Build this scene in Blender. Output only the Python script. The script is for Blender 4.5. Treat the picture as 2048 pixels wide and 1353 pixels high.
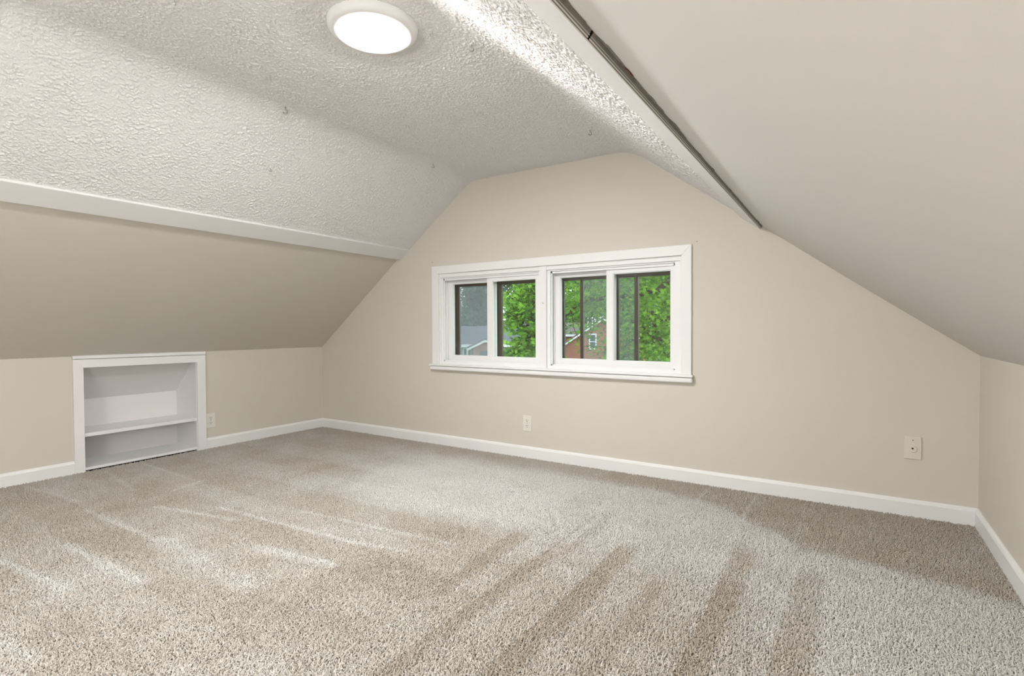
import bpy, bmesh, math, random
import numpy as np
from mathutils import Vector, Matrix, Euler

for o in list(bpy.data.objects):
    bpy.data.objects.remove(o, do_unlink=True)
scene = bpy.context.scene
COL = scene.collection
PI = math.pi

# ------------------------------------------------------------------ camera
CAM = Vector((4.2101, -3.2132, 0.93))
YAW, PIT, ROL, FPX = 0.5713, -0.0198, -0.0043, 1048.87
cF = Vector((-math.sin(YAW) * math.cos(PIT), math.cos(YAW) * math.cos(PIT), math.sin(PIT)))
_r = Vector((math.cos(YAW), math.sin(YAW), 0))
_u = _r.cross(cF)
cR = _r * math.cos(ROL) + _u * math.sin(ROL)
cU = -_r * math.sin(ROL) + _u * math.cos(ROL)
cam_d = bpy.data.cameras.new('camera')
cam_d.sensor_width = 36
cam_d.lens = FPX / 2048 * 36
cam_d.clip_start = 0.02
cam_d.clip_end = 500
cam = bpy.data.objects.new('camera', cam_d)
COL.objects.link(cam)
cam.matrix_world = Matrix(((cR.x, cU.x, -cF.x, CAM.x), (cR.y, cU.y, -cF.y, CAM.y), (cR.z, cU.z, -cF.z, CAM.z), (0, 0, 0, 1)))
scene.camera = cam


def at(px, py, dist):
    """point seen at a photo pixel at a given horizontal distance"""
    d = cF + cR * (px - 1024) / FPX - cU * (py - 676.5) / FPX
    return CAM + d * (dist / math.hypot(d.x, d.y))


# ------------------------------------------------------------------ world, exposure
SKY_STRENGTH = 2.9
LAMP_STRENGTH = 318.0
FILL_STRENGTH = 49.0
world = bpy.data.worlds.new('overcast_sky')
scene.world = world
world.use_nodes = True
wn = world.node_tree.nodes
bg = wn['Background']
bg.inputs[0].default_value = (0.84, 0.93, 1.0, 1)
bg.inputs[1].default_value = SKY_STRENGTH
scene.view_settings.view_transform = 'Standard'
scene.view_settings.look = 'None'
scene.view_settings.gamma = 1
scene.view_settings.exposure = 0.12
scene.view_settings.use_curve_mapping = False


def portal(name, loc, size, rot):
    d = bpy.data.lights.new(name, 'AREA')
    d.shape = 'RECTANGLE'
    d.size, d.size_y = size
    d.cycles.is_portal = True
    o = bpy.data.objects.new(name, d)
    COL.objects.link(o)
    o.location = loc
    o.rotation_euler = rot


portal('sky_portal', (2.4, 0.21, 1.0), (1.95, 0.72), (-PI / 2, 0, 0))


# ------------------------------------------------------------------ materials
def lin(c):
    return tuple(((v / 12.92) if v <= 0.04045 else ((v + 0.055) / 1.055) ** 2.4) for v in [x / 255 for x in c])


def mat(name, col, rough=0.6, spec=0.3, noise=0.0, nscale=8.0, bump=0.0, bscale=200.0, bdist=0.001, metal=0.0, detail=2.0):
    m = bpy.data.materials.new(name)
    m.use_nodes = True
    nt = m.node_tree
    b = nt.nodes['Principled BSDF']
    c = tuple(col) + (1,)
    b.inputs['Base Color'].default_value = c
    b.inputs['Roughness'].default_value = rough
    b.inputs['Specular IOR Level'].default_value = spec
    b.inputs['Metallic'].default_value = metal
    tc = nt.nodes.new('ShaderNodeTexCoord')
    if noise:
        n = nt.nodes.new('ShaderNodeTexNoise')
        n.inputs['Scale'].default_value = nscale
        n.inputs['Detail'].default_value = 4
        nt.links.new(tc.outputs['Object'], n.inputs['Vector'])
        mx = nt.nodes.new('ShaderNodeMix')
        mx.data_type = 'RGBA'
        mx.inputs[6].default_value = tuple(v * (1 - noise) for v in col) + (1,)
        mx.inputs[7].default_value = tuple(min(1, v * (1 + noise)) for v in col) + (1,)
        nt.links.new(n.outputs['Fac'], mx.inputs[0])
        nt.links.new(mx.outputs[2], b.inputs['Base Color'])
    if bump:
        n2 = nt.nodes.new('ShaderNodeTexNoise')
        n2.inputs['Scale'].default_value = bscale
        n2.inputs['Detail'].default_value = detail
        nt.links.new(tc.outputs['Object'], n2.inputs['Vector'])
        bp = nt.nodes.new('ShaderNodeBump')
        bp.inputs['Strength'].default_value = bump
        bp.inputs['Distance'].default_value = bdist
        nt.links.new(n2.outputs['Fac'], bp.inputs['Height'])
        nt.links.new(bp.outputs[0], b.inputs['Normal'])
    return m


M = {}
M['wall'] = mat('beige_wall_paint', (0.672, 0.631, 0.560), 0.7, 0.25, 0.015, 3, 0.25, 260, 0.0006)
M['slope'] = mat('pale_slope_paint', (0.71, 0.682, 0.645), 0.7, 0.25, 0.015, 2, 0.2, 220, 0.0006)
M['trim'] = mat('white_trim_paint', (0.85, 0.85, 0.835), 0.4, 0.4, 0.02, 6)
M['trimboard'] = mat('white_board_paint', (0.81, 0.79, 0.778), 0.5, 0.3, 0.015, 4)
M['vinyl'] = mat('white_vinyl', (0.86, 0.865, 0.855), 0.35, 0.4)
M['groove'] = mat('grey_track_shadow_gap', (0.30, 0.29, 0.27), 0.6)
M['brown'] = mat('brown_aluminium', (0.085, 0.062, 0.045), 0.45, 0.4)
M['plate'] = mat('ivory_plastic', (0.78, 0.75, 0.69), 0.35, 0.4)
M['plate_beige'] = mat('painted_over_plastic', (0.73, 0.685, 0.62), 0.5, 0.3)
M['dark'] = mat('dark_hole', (0.01, 0.009, 0.008), 0.8, 0.1)
M['metal'] = mat('dull_metal', (0.35, 0.33, 0.30), 0.4, 0.5, metal=0.6)
M['raw'] = mat('bare_grey_brown_board_edge', (0.29, 0.265, 0.225), 0.9, 0.1, 0.35, 30, 0.5, 300, 0.001)
M['rust'] = mat('red_brown_bare_wood', (0.14, 0.055, 0.032), 0.9, 0.1, 0.3, 60)
M['bead'] = mat('grey_metal_bead', (0.55, 0.53, 0.50), 0.5, 0.3)
M['rim'] = mat('white_lamp_rim', (0.80, 0.79, 0.77), 0.45, 0.3)
M['backing'] = mat('carpet_backing', (0.28, 0.25, 0.21), 1.0, 0.0)
M['shell'] = mat('outer_shell', (0.4, 0.38, 0.35), 0.9, 0.1)


def popcorn():
    m = bpy.data.materials.new('textured_ceiling_plaster')
    m.use_nodes = True
    nt = m.node_tree
    b = nt.nodes['Principled BSDF']
    b.inputs['Base Color'].default_value = (0.825, 0.803, 0.788, 1)
    b.inputs['Roughness'].default_value = 0.9
    b.inputs['Specular IOR Level'].default_value = 0.08
    tc = nt.nodes.new('ShaderNodeTexCoord')
    n = nt.nodes.new('ShaderNodeTexNoise')
    n.inputs['Scale'].default_value = 190
    n.inputs['Detail'].default_value = 2.5
    n.inputs['Roughness'].default_value = 0.55
    n.inputs['Distortion'].default_value = 0.6
    nt.links.new(tc.outputs['Object'], n.inputs['Vector'])
    r = nt.nodes.new('ShaderNodeValToRGB')
    r.color_ramp.elements[0].position = 0.40
    r.color_ramp.elements[1].position = 0.66
    nt.links.new(n.outputs['Fac'], r.inputs[0])
    bp = nt.nodes.new('ShaderNodeBump')
    bp.inputs['Strength'].default_value = 0.8
    bp.inputs['Distance'].default_value = 0.0012
    nt.links.new(r.outputs[0], bp.inputs['Height'])
    nt.links.new(bp.outputs[0], b.inputs['Normal'])
    return m


M['popcorn'] = popcorn()


def emission(name, col, s):
    m = bpy.data.materials.new(name)
    m.use_nodes = True
    nt = m.node_tree
    nt.nodes.remove(nt.nodes['Principled BSDF'])
    e = nt.nodes.new('ShaderNodeEmission')
    e.inputs[0].default_value = col + (1,)
    e.inputs[1].default_value = s
    nt.links.new(e.outputs[0], nt.nodes['Material Output'].inputs[0])
    return m


M['shade'] = emission('fill_lamp_glow', (1.0, 0.992, 0.985), FILL_STRENGTH)  # glow of the fill lamp added behind the camera
M['lens'] = emission('lit_lamp_diffuser', (1.0, 0.992, 0.985), LAMP_STRENGTH)


def glass(name, tint, gloss):
    m = bpy.data.materials.new(name)
    m.use_nodes = True
    nt = m.node_tree
    nt.nodes.remove(nt.nodes['Principled BSDF'])
    t = nt.nodes.new('ShaderNodeBsdfTransparent')
    t.inputs[0].default_value = tint + (1,)
    g = nt.nodes.new('ShaderNodeBsdfGlossy')
    g.inputs['Roughness'].default_value = 0.02
    mx = nt.nodes.new('ShaderNodeMixShader')
    mx.inputs[0].default_value = gloss
    nt.links.new(t.outputs[0], mx.inputs[1])
    nt.links.new(g.outputs[0], mx.inputs[2])
    nt.links.new(mx.outputs[0], nt.nodes['Material Output'].inputs[0])
    return m


M['glass'] = glass('window_glass', (0.96, 0.98, 0.97), 0.04)


def screen(nm, alpha):
    m = bpy.data.materials.new(nm)
    m.use_nodes = True
    nt = m.node_tree
    b = nt.nodes['Principled BSDF']
    b.inputs['Base Color'].default_value = (0.50, 0.56, 0.62, 1)
    b.inputs['Roughness'].default_value = 0.8
    b.inputs['Alpha'].default_value = alpha
    return m


M['screen'] = screen('pale_insect_mesh', 0.32)  # pale blue-grey mesh, denser than the other one
M['screen_thin'] = screen('fine_insect_mesh', 0.13)


# ------------------------------------------------------------------ mesh helpers
class MB:
    def __init__(self):
        self.bm = bmesh.new()

    def box(self, x0, x1, y0, y1, z0, z1, bev=0.0, seg=1):
        x0, x1 = sorted((x0, x1)); y0, y1 = sorted((y0, y1)); z0, z1 = sorted((z0, z1))
        r = bmesh.ops.create_cube(self.bm, size=1)
        for v in r['verts']:
            v.co = Vector((x0 + (v.co.x + .5) * (x1 - x0), y0 + (v.co.y + .5) * (y1 - y0), z0 + (v.co.z + .5) * (z1 - z0)))
        if bev:
            es = list({e for v in r['verts'] for e in v.link_edges})
            bmesh.ops.bevel(self.bm, geom=es, offset=bev, segments=seg, affect='EDGES', profile=0.5)
        return self

    def prism(self, poly, axis, a, b, bev=0.0, seg=1):
        """poly: 2-D points; axis 'y' -> (x,z) points, 'x' -> (y,z) points, 'z' -> (x,y) points"""
        def P(p, t):
            return {'y': (p[0], t, p[1]), 'x': (t, p[0], p[1]), 'z': (p[0], p[1], t)}[axis]
        A = [self.bm.verts.new(P(p, a)) for p in poly]
        B = [self.bm.verts.new(P(p, b)) for p in poly]
        n = len(poly)
        fs = [self.bm.faces.new(A), self.bm.faces.new(B[::-1])]
        for i in range(n):
            fs.append(self.bm.faces.new((A[i], B[i], B[(i + 1) % n], A[(i + 1) % n])))
        bmesh.ops.recalc_face_normals(self.bm, faces=fs)
        if bev:
            es = list({e for v in A + B for e in v.link_edges})
            bmesh.ops.bevel(self.bm, geom=es, offset=bev, segments=seg, affect='EDGES', profile=0.5)
        return self

    def lathe(self, prof, n=48, cap0=True, cap1=True):
        rings = []
        for r, z in prof:
            if r < 1e-6:
                rings.append([self.bm.verts.new((0, 0, z))])
            else:
                rings.append([self.bm.verts.new((r * math.cos(2 * PI * i / n), r * math.sin(2 * PI * i / n), z)) for i in range(n)])
        fs = []
        for A, B in zip(rings, rings[1:]):
            for i in range(n):
                j = (i + 1) % n
                if len(A) == 1:
                    fs.append(self.bm.faces.new((A[0], B[j], B[i])))
                elif len(B) == 1:
                    fs.append(self.bm.faces.new((A[i], A[j], B[0])))
                else:
                    fs.append(self.bm.faces.new((A[i], A[j], B[j], B[i])))
        if cap0 and len(rings[0]) > 1:
            fs.append(self.bm.faces.new(rings[0][::-1]))
        if cap1 and len(rings[-1]) > 1:
            fs.append(self.bm.faces.new(rings[-1]))
        bmesh.ops.recalc_face_normals(self.bm, faces=fs)
        return self

    def tube(self, pts, rads, n=6):
        pts = [Vector(p) for p in pts]
        if not hasattr(rads, '__len__'):
            rads = [rads] * len(pts)
        rings = []
        prev = None
        for i, p in enumerate(pts):
            d = (pts[min(i + 1, len(pts) - 1)] - pts[max(i - 1, 0)]).normalized()
            if prev is None:
                a = d.orthogonal().normalized()
            else:
                a = (prev - d * prev.dot(d)).normalized()
            prev = a
            b = d.cross(a)
            rings.append([self.bm.verts.new(p + (a * math.cos(2 * PI * k / n) + b * math.sin(2 * PI * k / n)) * rads[i]) for k in range(n)])
        for A, B in zip(rings, rings[1:]):
            for k in range(n):
                self.bm.faces.new((A[k], A[(k + 1) % n], B[(k + 1) % n], B[k]))
        self.bm.faces.new(rings[0][::-1])
        self.bm.faces.new(rings[-1])
        return self

    def build(self, name, m, parent=None, smooth=False, loc=None):
        me = bpy.data.meshes.new(name)
        self.bm.to_mesh(me)
        self.bm.free()
        if smooth:
            for p in me.polygons:
                p.use_smooth = True
        if m:
            me.materials.append(M[m] if isinstance(m, str) else m)
        o = bpy.data.objects.new(name, me)
        COL.objects.link(o)
        if parent:
            o.parent = parent
        if loc:
            o.location = loc
        return o


def empty(name, loc=(0, 0, 0), rz=0.0):
    o = bpy.data.objects.new(name, None)
    o.empty_display_size = 0.1
    COL.objects.link(o)
    o.location = loc
    o.rotation_euler = (0, 0, rz)
    return o


def tag(o, label, cat=None, group=None, kind=None):
    o['label'] = label
    if cat:
        o['category'] = cat
    if group:
        o['group'] = group
    if kind:
        o['kind'] = kind
    return o


def struct(o, label=None):
    o['kind'] = 'structure'
    if label:
        o['label'] = label
    return o


def copy_tree(o, parent=None):
    c = o.copy()
    COL.objects.link(c)
    c.parent = parent
    for ch in list(o.children):
        copy_tree(ch, c)
    return c


# ------------------------------------------------------------------ room shell
W = 4.722
YB = -5.4             # wall behind the camera
KL, KR = 0.755, 0.79  # knee wall heights
HC = 2.05
SLO_L, SLO_U = 0.755, 0.731   # left lower / upper pitch
SLO_R, SLO_RU = 0.757, 0.751  # right lower / upper pitch

struct(MB().box(-0.5, W + 0.5, YB - 0.2, 0.2, -0.12, -0.012).build('floor', 'backing'), 'floor under the carpet')

# far gable wall with the window opening
WX0, WX1, WZ0, WZ1 = 1.457, 3.362, 0.640, 1.360
far = MB()
far.box(-0.5, WX0, 0, 0.2, -0.1, 2.35).box(WX1, W + 0.5, 0, 0.2, -0.1, 2.35)
far.box(WX0, WX1, 0, 0.2, -0.1, WZ0).box(WX0, WX1, 0, 0.2, WZ1, 2.35)
struct(far.build('wall_far', 'wall'), 'beige gable wall with the window')
# wall behind the camera with a window added to bring in daylight
NX0, NX1, NZ0, NZ1 = 1.98, 3.25, 0.64, 1.50
near = MB()
near.box(-0.5, NX0, YB - 0.2, YB, -0.1, 2.35).box(NX1, W + 0.5, YB - 0.2, YB, -0.1, 2.35)
near.box(NX0, NX1, YB - 0.2, YB, -0.1, NZ0).box(NX0, NX1, YB - 0.2, YB, NZ1, 2.35)
struct(near.build('wall_near', 'wall'), 'beige gable wall behind the viewpoint')
portal('sky_portal_rear', (2.615, YB - 0.21, 1.07), (1.27, 0.86), (PI / 2, 0, 0))
w3 = MB()
for x0, x1 in ((NX0, NX0 + .05), (NX1 - .05, NX1), (2.58, 2.66)):
    w3.box(x0, x1, YB - 0.14, YB - 0.02, NZ0, NZ1, 0.002)
w3.box(NX0, NX1, YB - 0.14, YB - 0.02, NZ0, NZ0 + .05, 0.002).box(NX0, NX1, YB - 0.14, YB - 0.02, NZ1 - .05, NZ1, 0.002)
w3 = struct(w3.build('fill_window', 'vinyl'), 'white window added for daylight, unseen in the gable behind the viewpoint')
for x0, x1 in ((NX0 + .045, 2.585), (2.655, NX1 - .045)):
    MB().box(x0, x1, YB - 0.09, YB - 0.086, NZ0 + .045, NZ1 - .045).build('pane', 'glass', w3)

# knee walls
NY0, NY1, NZT = -1.853, -1.145, 0.680    # shelf niche opening in the left wall
lw = MB()
lw.box(-0.08, 0, YB, NY0, -0.1, 0.80).box(-0.08, 0, NY1, 0, -0.1, 0.80).box(-0.08, 0, NY0, NY1, NZT, 0.80)
struct(lw.build('wall_left', 'wall'), 'low beige knee wall with the shelf niche')
struct(MB().box(W, W + 0.08, YB, 0, -0.1, 0.86).build('wall_right', 'wall'), 'low beige knee wall')


def zL(x):
    return KL + SLO_L * x


def zLU(x):
    return KL + SLO_U * x


def zR(x):
    return KR + SLO_R * (W - x)


def zRU(x):
    return KR + SLO_RU * (W - x)


# lower sloping walls (slabs running the length of the room)
sl = MB().prism([(-0.42, zL(-0.42)), (1.09, zL(1.09)), (1.09, zL(1.09) + .08), (-0.42, zL(-0.42) + .08)], 'y', 0.06, YB - 0.06)
struct(sl.build('wall_left_slope', 'wall'), 'beige sloping wall above the left knee wall')
# right slope: gently bowed like the old plasterboard
xs = np.linspace(3.70, W + 0.42, 14)
prof = [(x, zR(x) - 0.006 * math.sin(PI * min(1, max(0, (x - 3.79) / (W - 3.79))))) for x in xs]
sr = MB().prism(prof + [(x, z + .08) for x, z in prof[::-1]], 'y', 0.06, YB - 0.06)
struct(sr.build('wall_right_slope', 'slope', smooth=False), 'pale smooth sloping wall above the right knee wall')


# textured ceiling: flat centre, coved into two upper slopes
def smooth01(t):
    t = np.clip(t, 0, 1)
    return t * t * (3 - 2 * t)


def fillet(p0, p1, p2, t, n=8):
    p0, p1, p2 = Vector(p0), Vector(p1), Vector(p2)
    a = p1 + (p0 - p1).normalized() * t
    b = p1 + (p2 - p1).normalized() * t
    return [tuple(a * (1 - s) ** 2 + p1 * 2 * s * (1 - s) + b * s * s) for s in [i / n for i in range(n + 1)]]


xl = (HC - KL) / SLO_U
xr = W - (HC - KR) / SLO_RU
cp = [(1.05, zLU(1.05))]
cp += fillet((1.05, zLU(1.05)), (xl, HC), (2.4, HC), 0.075)
cp += fillet((2.4, HC), (xr, HC), (3.75, zRU(3.75)), 0.11)
cp += [(3.76, zRU(3.76))]
outer = [(1.05, zLU(1.05) + .07), (xl - .03, HC + .07), (xr + .03, HC + .07), (3.76, zRU(3.76) + .07)]


def lattice(u, v, seed):
    """smooth random height on a unit lattice"""
    i, j = np.floor(u).astype(np.int64), np.floor(v).astype(np.int64)
    f, h = u - i, v - j
    f, h = f * f * (3 - 2 * f), h * h * (3 - 2 * h)

    def g(a, b):
        k = (a * 374761393 + b * 668265263 + seed * 974634777) & 0xffffffff
        k = ((k ^ (k >> 13)) * 1274126177) & 0xffffffff
        return ((k ^ (k >> 16)) & 0xffff) / 65535.0
    return (g(i, j) * (1 - f) + g(i + 1, j) * f) * (1 - h) + (g(i, j + 1) * (1 - f) + g(i + 1, j + 1) * f) * h


STIP = 0.0031
ca = np.array(cp)
cum = np.r_[0, np.cumsum(np.hypot(*np.diff(ca, axis=0).T))]
su = np.arange(0, cum[-1], STIP)
pxs, pzs = np.interp(su, cum, ca[:, 0]), np.interp(su, cum, ca[:, 1])
tx, tz = np.gradient(pxs), np.gradient(pzs)
for _ in range(6):
    tx = np.convolve(np.pad(tx, 2, 'edge'), np.ones(5) / 5, 'valid')
    tz = np.convolve(np.pad(tz, 2, 'edge'), np.ones(5) / 5, 'valid')
ln = np.hypot(tx, tz)
nxs, nzs = tz / ln, -tx / ln       # into the room
yv = np.r_[np.arange(0.02, -2.86, -STIP), -3.0, -3.6, YB - 0.06]
U, Yg = np.meshgrid(su, yv)
h1 = lattice(U / .0064, Yg / .0064, 1) * .62 + lattice(U / .0040 + 31, Yg / .0040 + 17, 2) * .38
hh = np.clip((h1 - .42) / .26, 0, 1)
hh = hh * hh * (3 - 2 * hh) * (.55 + .9 * lattice(U / .05, Yg / .05, 3))
hh = hh * .0032 * smooth01((U[0] - .03) / .05)[None, :] * smooth01((cum[-1] - .075 - U[0]) / .03)[None, :]
hh[Yg < -2.90] = 0
hh = hh + (lattice(U / .35, Yg / .35, 5) - .5) * .004
vx = pxs[None, :] + nxs[None, :] * hh
vz = pzs[None, :] + nzs[None, :] * hh
nv, nu = U.shape
me = bpy.data.meshes.new('ceiling')
me.vertices.add(nu * nv)
me.vertices.foreach_set('co', np.stack([vx, Yg, vz], -1).astype(np.float32).ravel())
ii = (np.arange(nv - 1)[:, None] * nu + np.arange(nu - 1)[None, :]).ravel()
Q = np.stack([ii, ii + 1, ii + nu + 1, ii + nu], 1).astype(np.int32)
me.loops.add(Q.size)
me.loops.foreach_set('vertex_index', Q.ravel())
me.polygons.add(len(Q))
me.polygons.foreach_set('loop_start', np.arange(0, Q.size, 4, dtype=np.int32))
me.polygons.foreach_set('use_smooth', np.ones(len(Q), bool))
me.update()
me.materials.append(M['popcorn'])
ce = bpy.data.objects.new('ceiling', me)
COL.objects.link(ce)
# plasterboard behind the stippled skin
back_in = [(x, z + .012) for x, z in cp]
board = MB().prism(back_in + outer[::-1], 'y', 0.06, YB - 0.06).build('plasterboard', 'shell', ce)
struct(ce, 'white stippled ceiling with coved slopes')

# boards along the purlins
cosl = 1 / math.hypot(1, SLO_U)
dL = Vector((cosl, SLO_U * cosl))           # up-slope direction on the left
nL = Vector((SLO_U * cosl, -cosl))          # into the room
p0 = Vector((1.034, 1.502))
bw = 0.128
bl = [p0, p0 + dL * bw + nL * 0.007, p0 + dL * bw - nL * 0.030, p0 - nL * 0.060]
struct(MB().prism([tuple(p) for p in bl], 'y', 0.02, YB - 0.02, 0.0025, 2).build('trim_1', 'trimboard'),
       'white flat board running along the left slope')
cosr = 1 / math.hypot(1, SLO_RU)
dR = Vector((-cosr, SLO_RU * cosr))
nR = Vector((-SLO_RU * cosr, -cosr))
q0 = Vector((3.789, 1.472))
# stepped lower edge: board, plaster lip and metal bead
br = [q0, q0 + dR * 0.126, q0 + dR * 0.126 - nR * 0.03, q0 - nR * 0.035]
trim2 = struct(MB().prism([tuple(p) for p in br], 'y', 0.02, YB - 0.02, 0.002, 2).build('trim_2', 'trimboard'),
               'white flat board on the right slope with a damaged lower edge')


def rpt(along, depth):
    """point in section: 'along' down the slope from the board's lower front edge, 'depth' towards the roof"""
    return q0 - dR * along - nR * depth


# the edge metal in two lengths, with a break near the camera
for (y0, y1) in ((0.0, -2.290), (-2.296, YB + .02)):
    for a0, a1, d0, d1, mm in ((0.0, 0.0008, 0.0022, 0.0042, 'raw'), (0.0, 0.0016, 0.0042, 0.0066, 'trimboard'), (0.0, 0.0008, 0.0066, 0.0090, 'raw'), (0.0, 0.0022, 0.0090, 0.0108, 'bead'), (0.0, 0.0012, 0.0108, 0.030, 'raw')):
        poly = [tuple(rpt(a0 - .004, d0)), tuple(rpt(a1, d0)), tuple(rpt(a1, d1)), tuple(rpt(a0 - .004, d1))]
        MB().prism(poly, 'y', y0, y1).build('edge_bead', mm, trim2)

MB().prism([tuple(rpt(-.003, .003)), tuple(rpt(.0015, .003)), tuple(rpt(.0015, .025)), tuple(rpt(-.003, .025))], 'y', -2.289, -2.297).build('bead_gap', 'dark', trim2)
# ragged strips of bare board left where the cover strip came away
rnd = random.Random(5)


def ragged(y0, y1, w0, w1, mm, name, a0=0.002):
    bm = bmesh.new()
    n = max(6, int(abs(y1 - y0) / 0.008))
    top, bot, topb, botb = [], [], [], []
    w = tgt = (w0 + w1) / 2
    for i in range(n + 1):
        y = y0 + (y1 - y0) * i / n
        if rnd.random() < .22:
            tgt = w0 + (w1 - w0) * rnd.random()
        w += (tgt - w) * .35 + rnd.uniform(-.0012, .0012)
        ww = max(.001, w) * (0.3 + 0.7 * min(1, 3 * min(i, n - i) * abs(y1 - y0) / n / .1))
        for L, a, lift in ((top, a0, .0012), (bot, a0 + ww, .0012), (topb, a0, -.004), (botb, a0 + ww, -.004)):
            # lies on the lower slope plane
            p = rpt(a, 0)
            z = zR(p.x) - 0.0003 - lift
            L.append(bm.verts.new((p.x, y, z)))
    for i in range(n):
        bm.faces.new((top[i], top[i + 1], bot[i + 1], bot[i]))
        bm.faces.new((bot[i], bot[i + 1], botb[i + 1], botb[i]))
        bm.faces.new((top[i], top[i + 1], topb[i + 1], topb[i]))
    bmesh.ops.recalc_face_normals(bm, faces=bm.faces[:])
    me = bpy.data.meshes.new(name)
    bm.to_mesh(me)
    bm.free()
    me.materials.append(M[mm])
    o = bpy.data.objects.new(name, me)
    COL.objects.link(o)
    o.parent = trim2
    return o


for y0, y1, w0, w1 in ((-2.30, -3.2, .014, .020), (-1.60, -2.29, .010, .028), (-1.0, -1.575, .010, .026), (-0.60, -1.0, .008, .020), (-0.16, -0.60, .004, .012)):
    ragged(y0, y1, w0, w1, 'raw', 'bare_strip')
ragged(-2.07, -2.16, .008, .014, 'rust', 'rusty_patch', .016)
for y0, y1 in ((-2.33, -2.37), (-2.40, -2.46), (-0.02, -0.10), (-0.12, -0.22)):
    ragged(y0, y1, .004, .007, 'dark', 'crack', .016 if y0 > -1 else .001)

# baseboards: flat board with an eased top edge
bp_ = [(0, -0.012), (0.014, -0.012), (0.014, 0.062), (0.010, 0.072), (0.004, 0.078), (0, 0.078)]


def base(name, axis, a, b, wall, sgn):
    if axis == 'x':      # runs along x on a wall at y = wall
        poly = [(wall + sgn * u, z) for u, z in bp_]
        o = MB().prism(poly, 'x', a, b).build(name, 'trim')
    else:
        poly = [(wall + sgn * u, z) for u, z in bp_]
        o = MB().prism(poly, 'y', a, b).build(name, 'trim')
    return struct(o)


base('baseboard_far', 'x', 0, W, 0, -1)
base('baseboard_near', 'x', 0, W, YB, 1)
base('baseboard_right', 'y', -0.0, YB, W, -1)
bl_ = base('baseboard_left', 'y', -0.0, -1.083, 0, 1)
base('baseboard_left', 'y', -1.908, YB, 0, 1)

# ------------------------------------------------------------------ windows
trim3 = struct(empty('trim_3', (2.4, 0, 0.62)), 'white casing and sill round the pair of sliding windows')


def tpart(mb, name, m='trim', parent=trim3):
    o = mb.build(name, m, parent)
    o.matrix_parent_inverse = Matrix.Translation(-parent.location)
    return o


OX0, OX1, OZ1 = 1.392, 3.421, 1.421
IX0, IX1, IZ1 = 1.457, 3.362, 1.360
SZ = 0.643   # top of the sill
tpart(MB().prism([(OX0, OZ1), (OX1, OZ1), (IX1, IZ1), (IX0, IZ1)], 'y', -0.016, 0.0, 0.0015), 'casing_head')
tpart(MB().prism([(OX0, SZ), (OX0, OZ1), (IX0, IZ1), (IX0, SZ)], 'y', -0.016, 0.0, 0.0015), 'casing_side')
tpart(MB().prism([(OX1, SZ), (OX1, OZ1), (IX1, IZ1), (IX1, SZ)], 'y', -0.016, 0.0, 0.0015), 'casing_side')
tpart(MB().box(OX0 - .016, OX1 + .012, -0.040, 0.0, SZ - .014, SZ, 0.003, 2).box(IX0, IX1, -0.002, 0.12, SZ - .014, SZ + .004), 'sill')
tpart(MB().box(OX0 - .014, OX1 + .010, -0.034, 0.0, SZ - .048, SZ - .016, 0.010, 4), 'sill_moulding')
# lining strip under the head casing and round the opening
tpart(MB().box(IX0 - .002, IX1 + .002, 0.000, 0.10, 1.331, IZ1 + .003), 'head_lining')
tpart(MB().box(IX0 - .003, IX0 + .012, 0.0005, 0.10, SZ, 1.335), 'side_lining')
tpart(MB().box(IX1 - .012, IX1 + .003, 0.0005, 0.10, SZ, 1.335), 'side_lining')
tpart(MB().box(2.384, 2.433, -0.008, 0.10, SZ, 1.358, 0.001), 'mullion')
tpart(MB().box(2.404, 2.412, -0.0105, -0.007, 1.096, 1.104, 0.0015), 'screw', 'metal')


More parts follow.
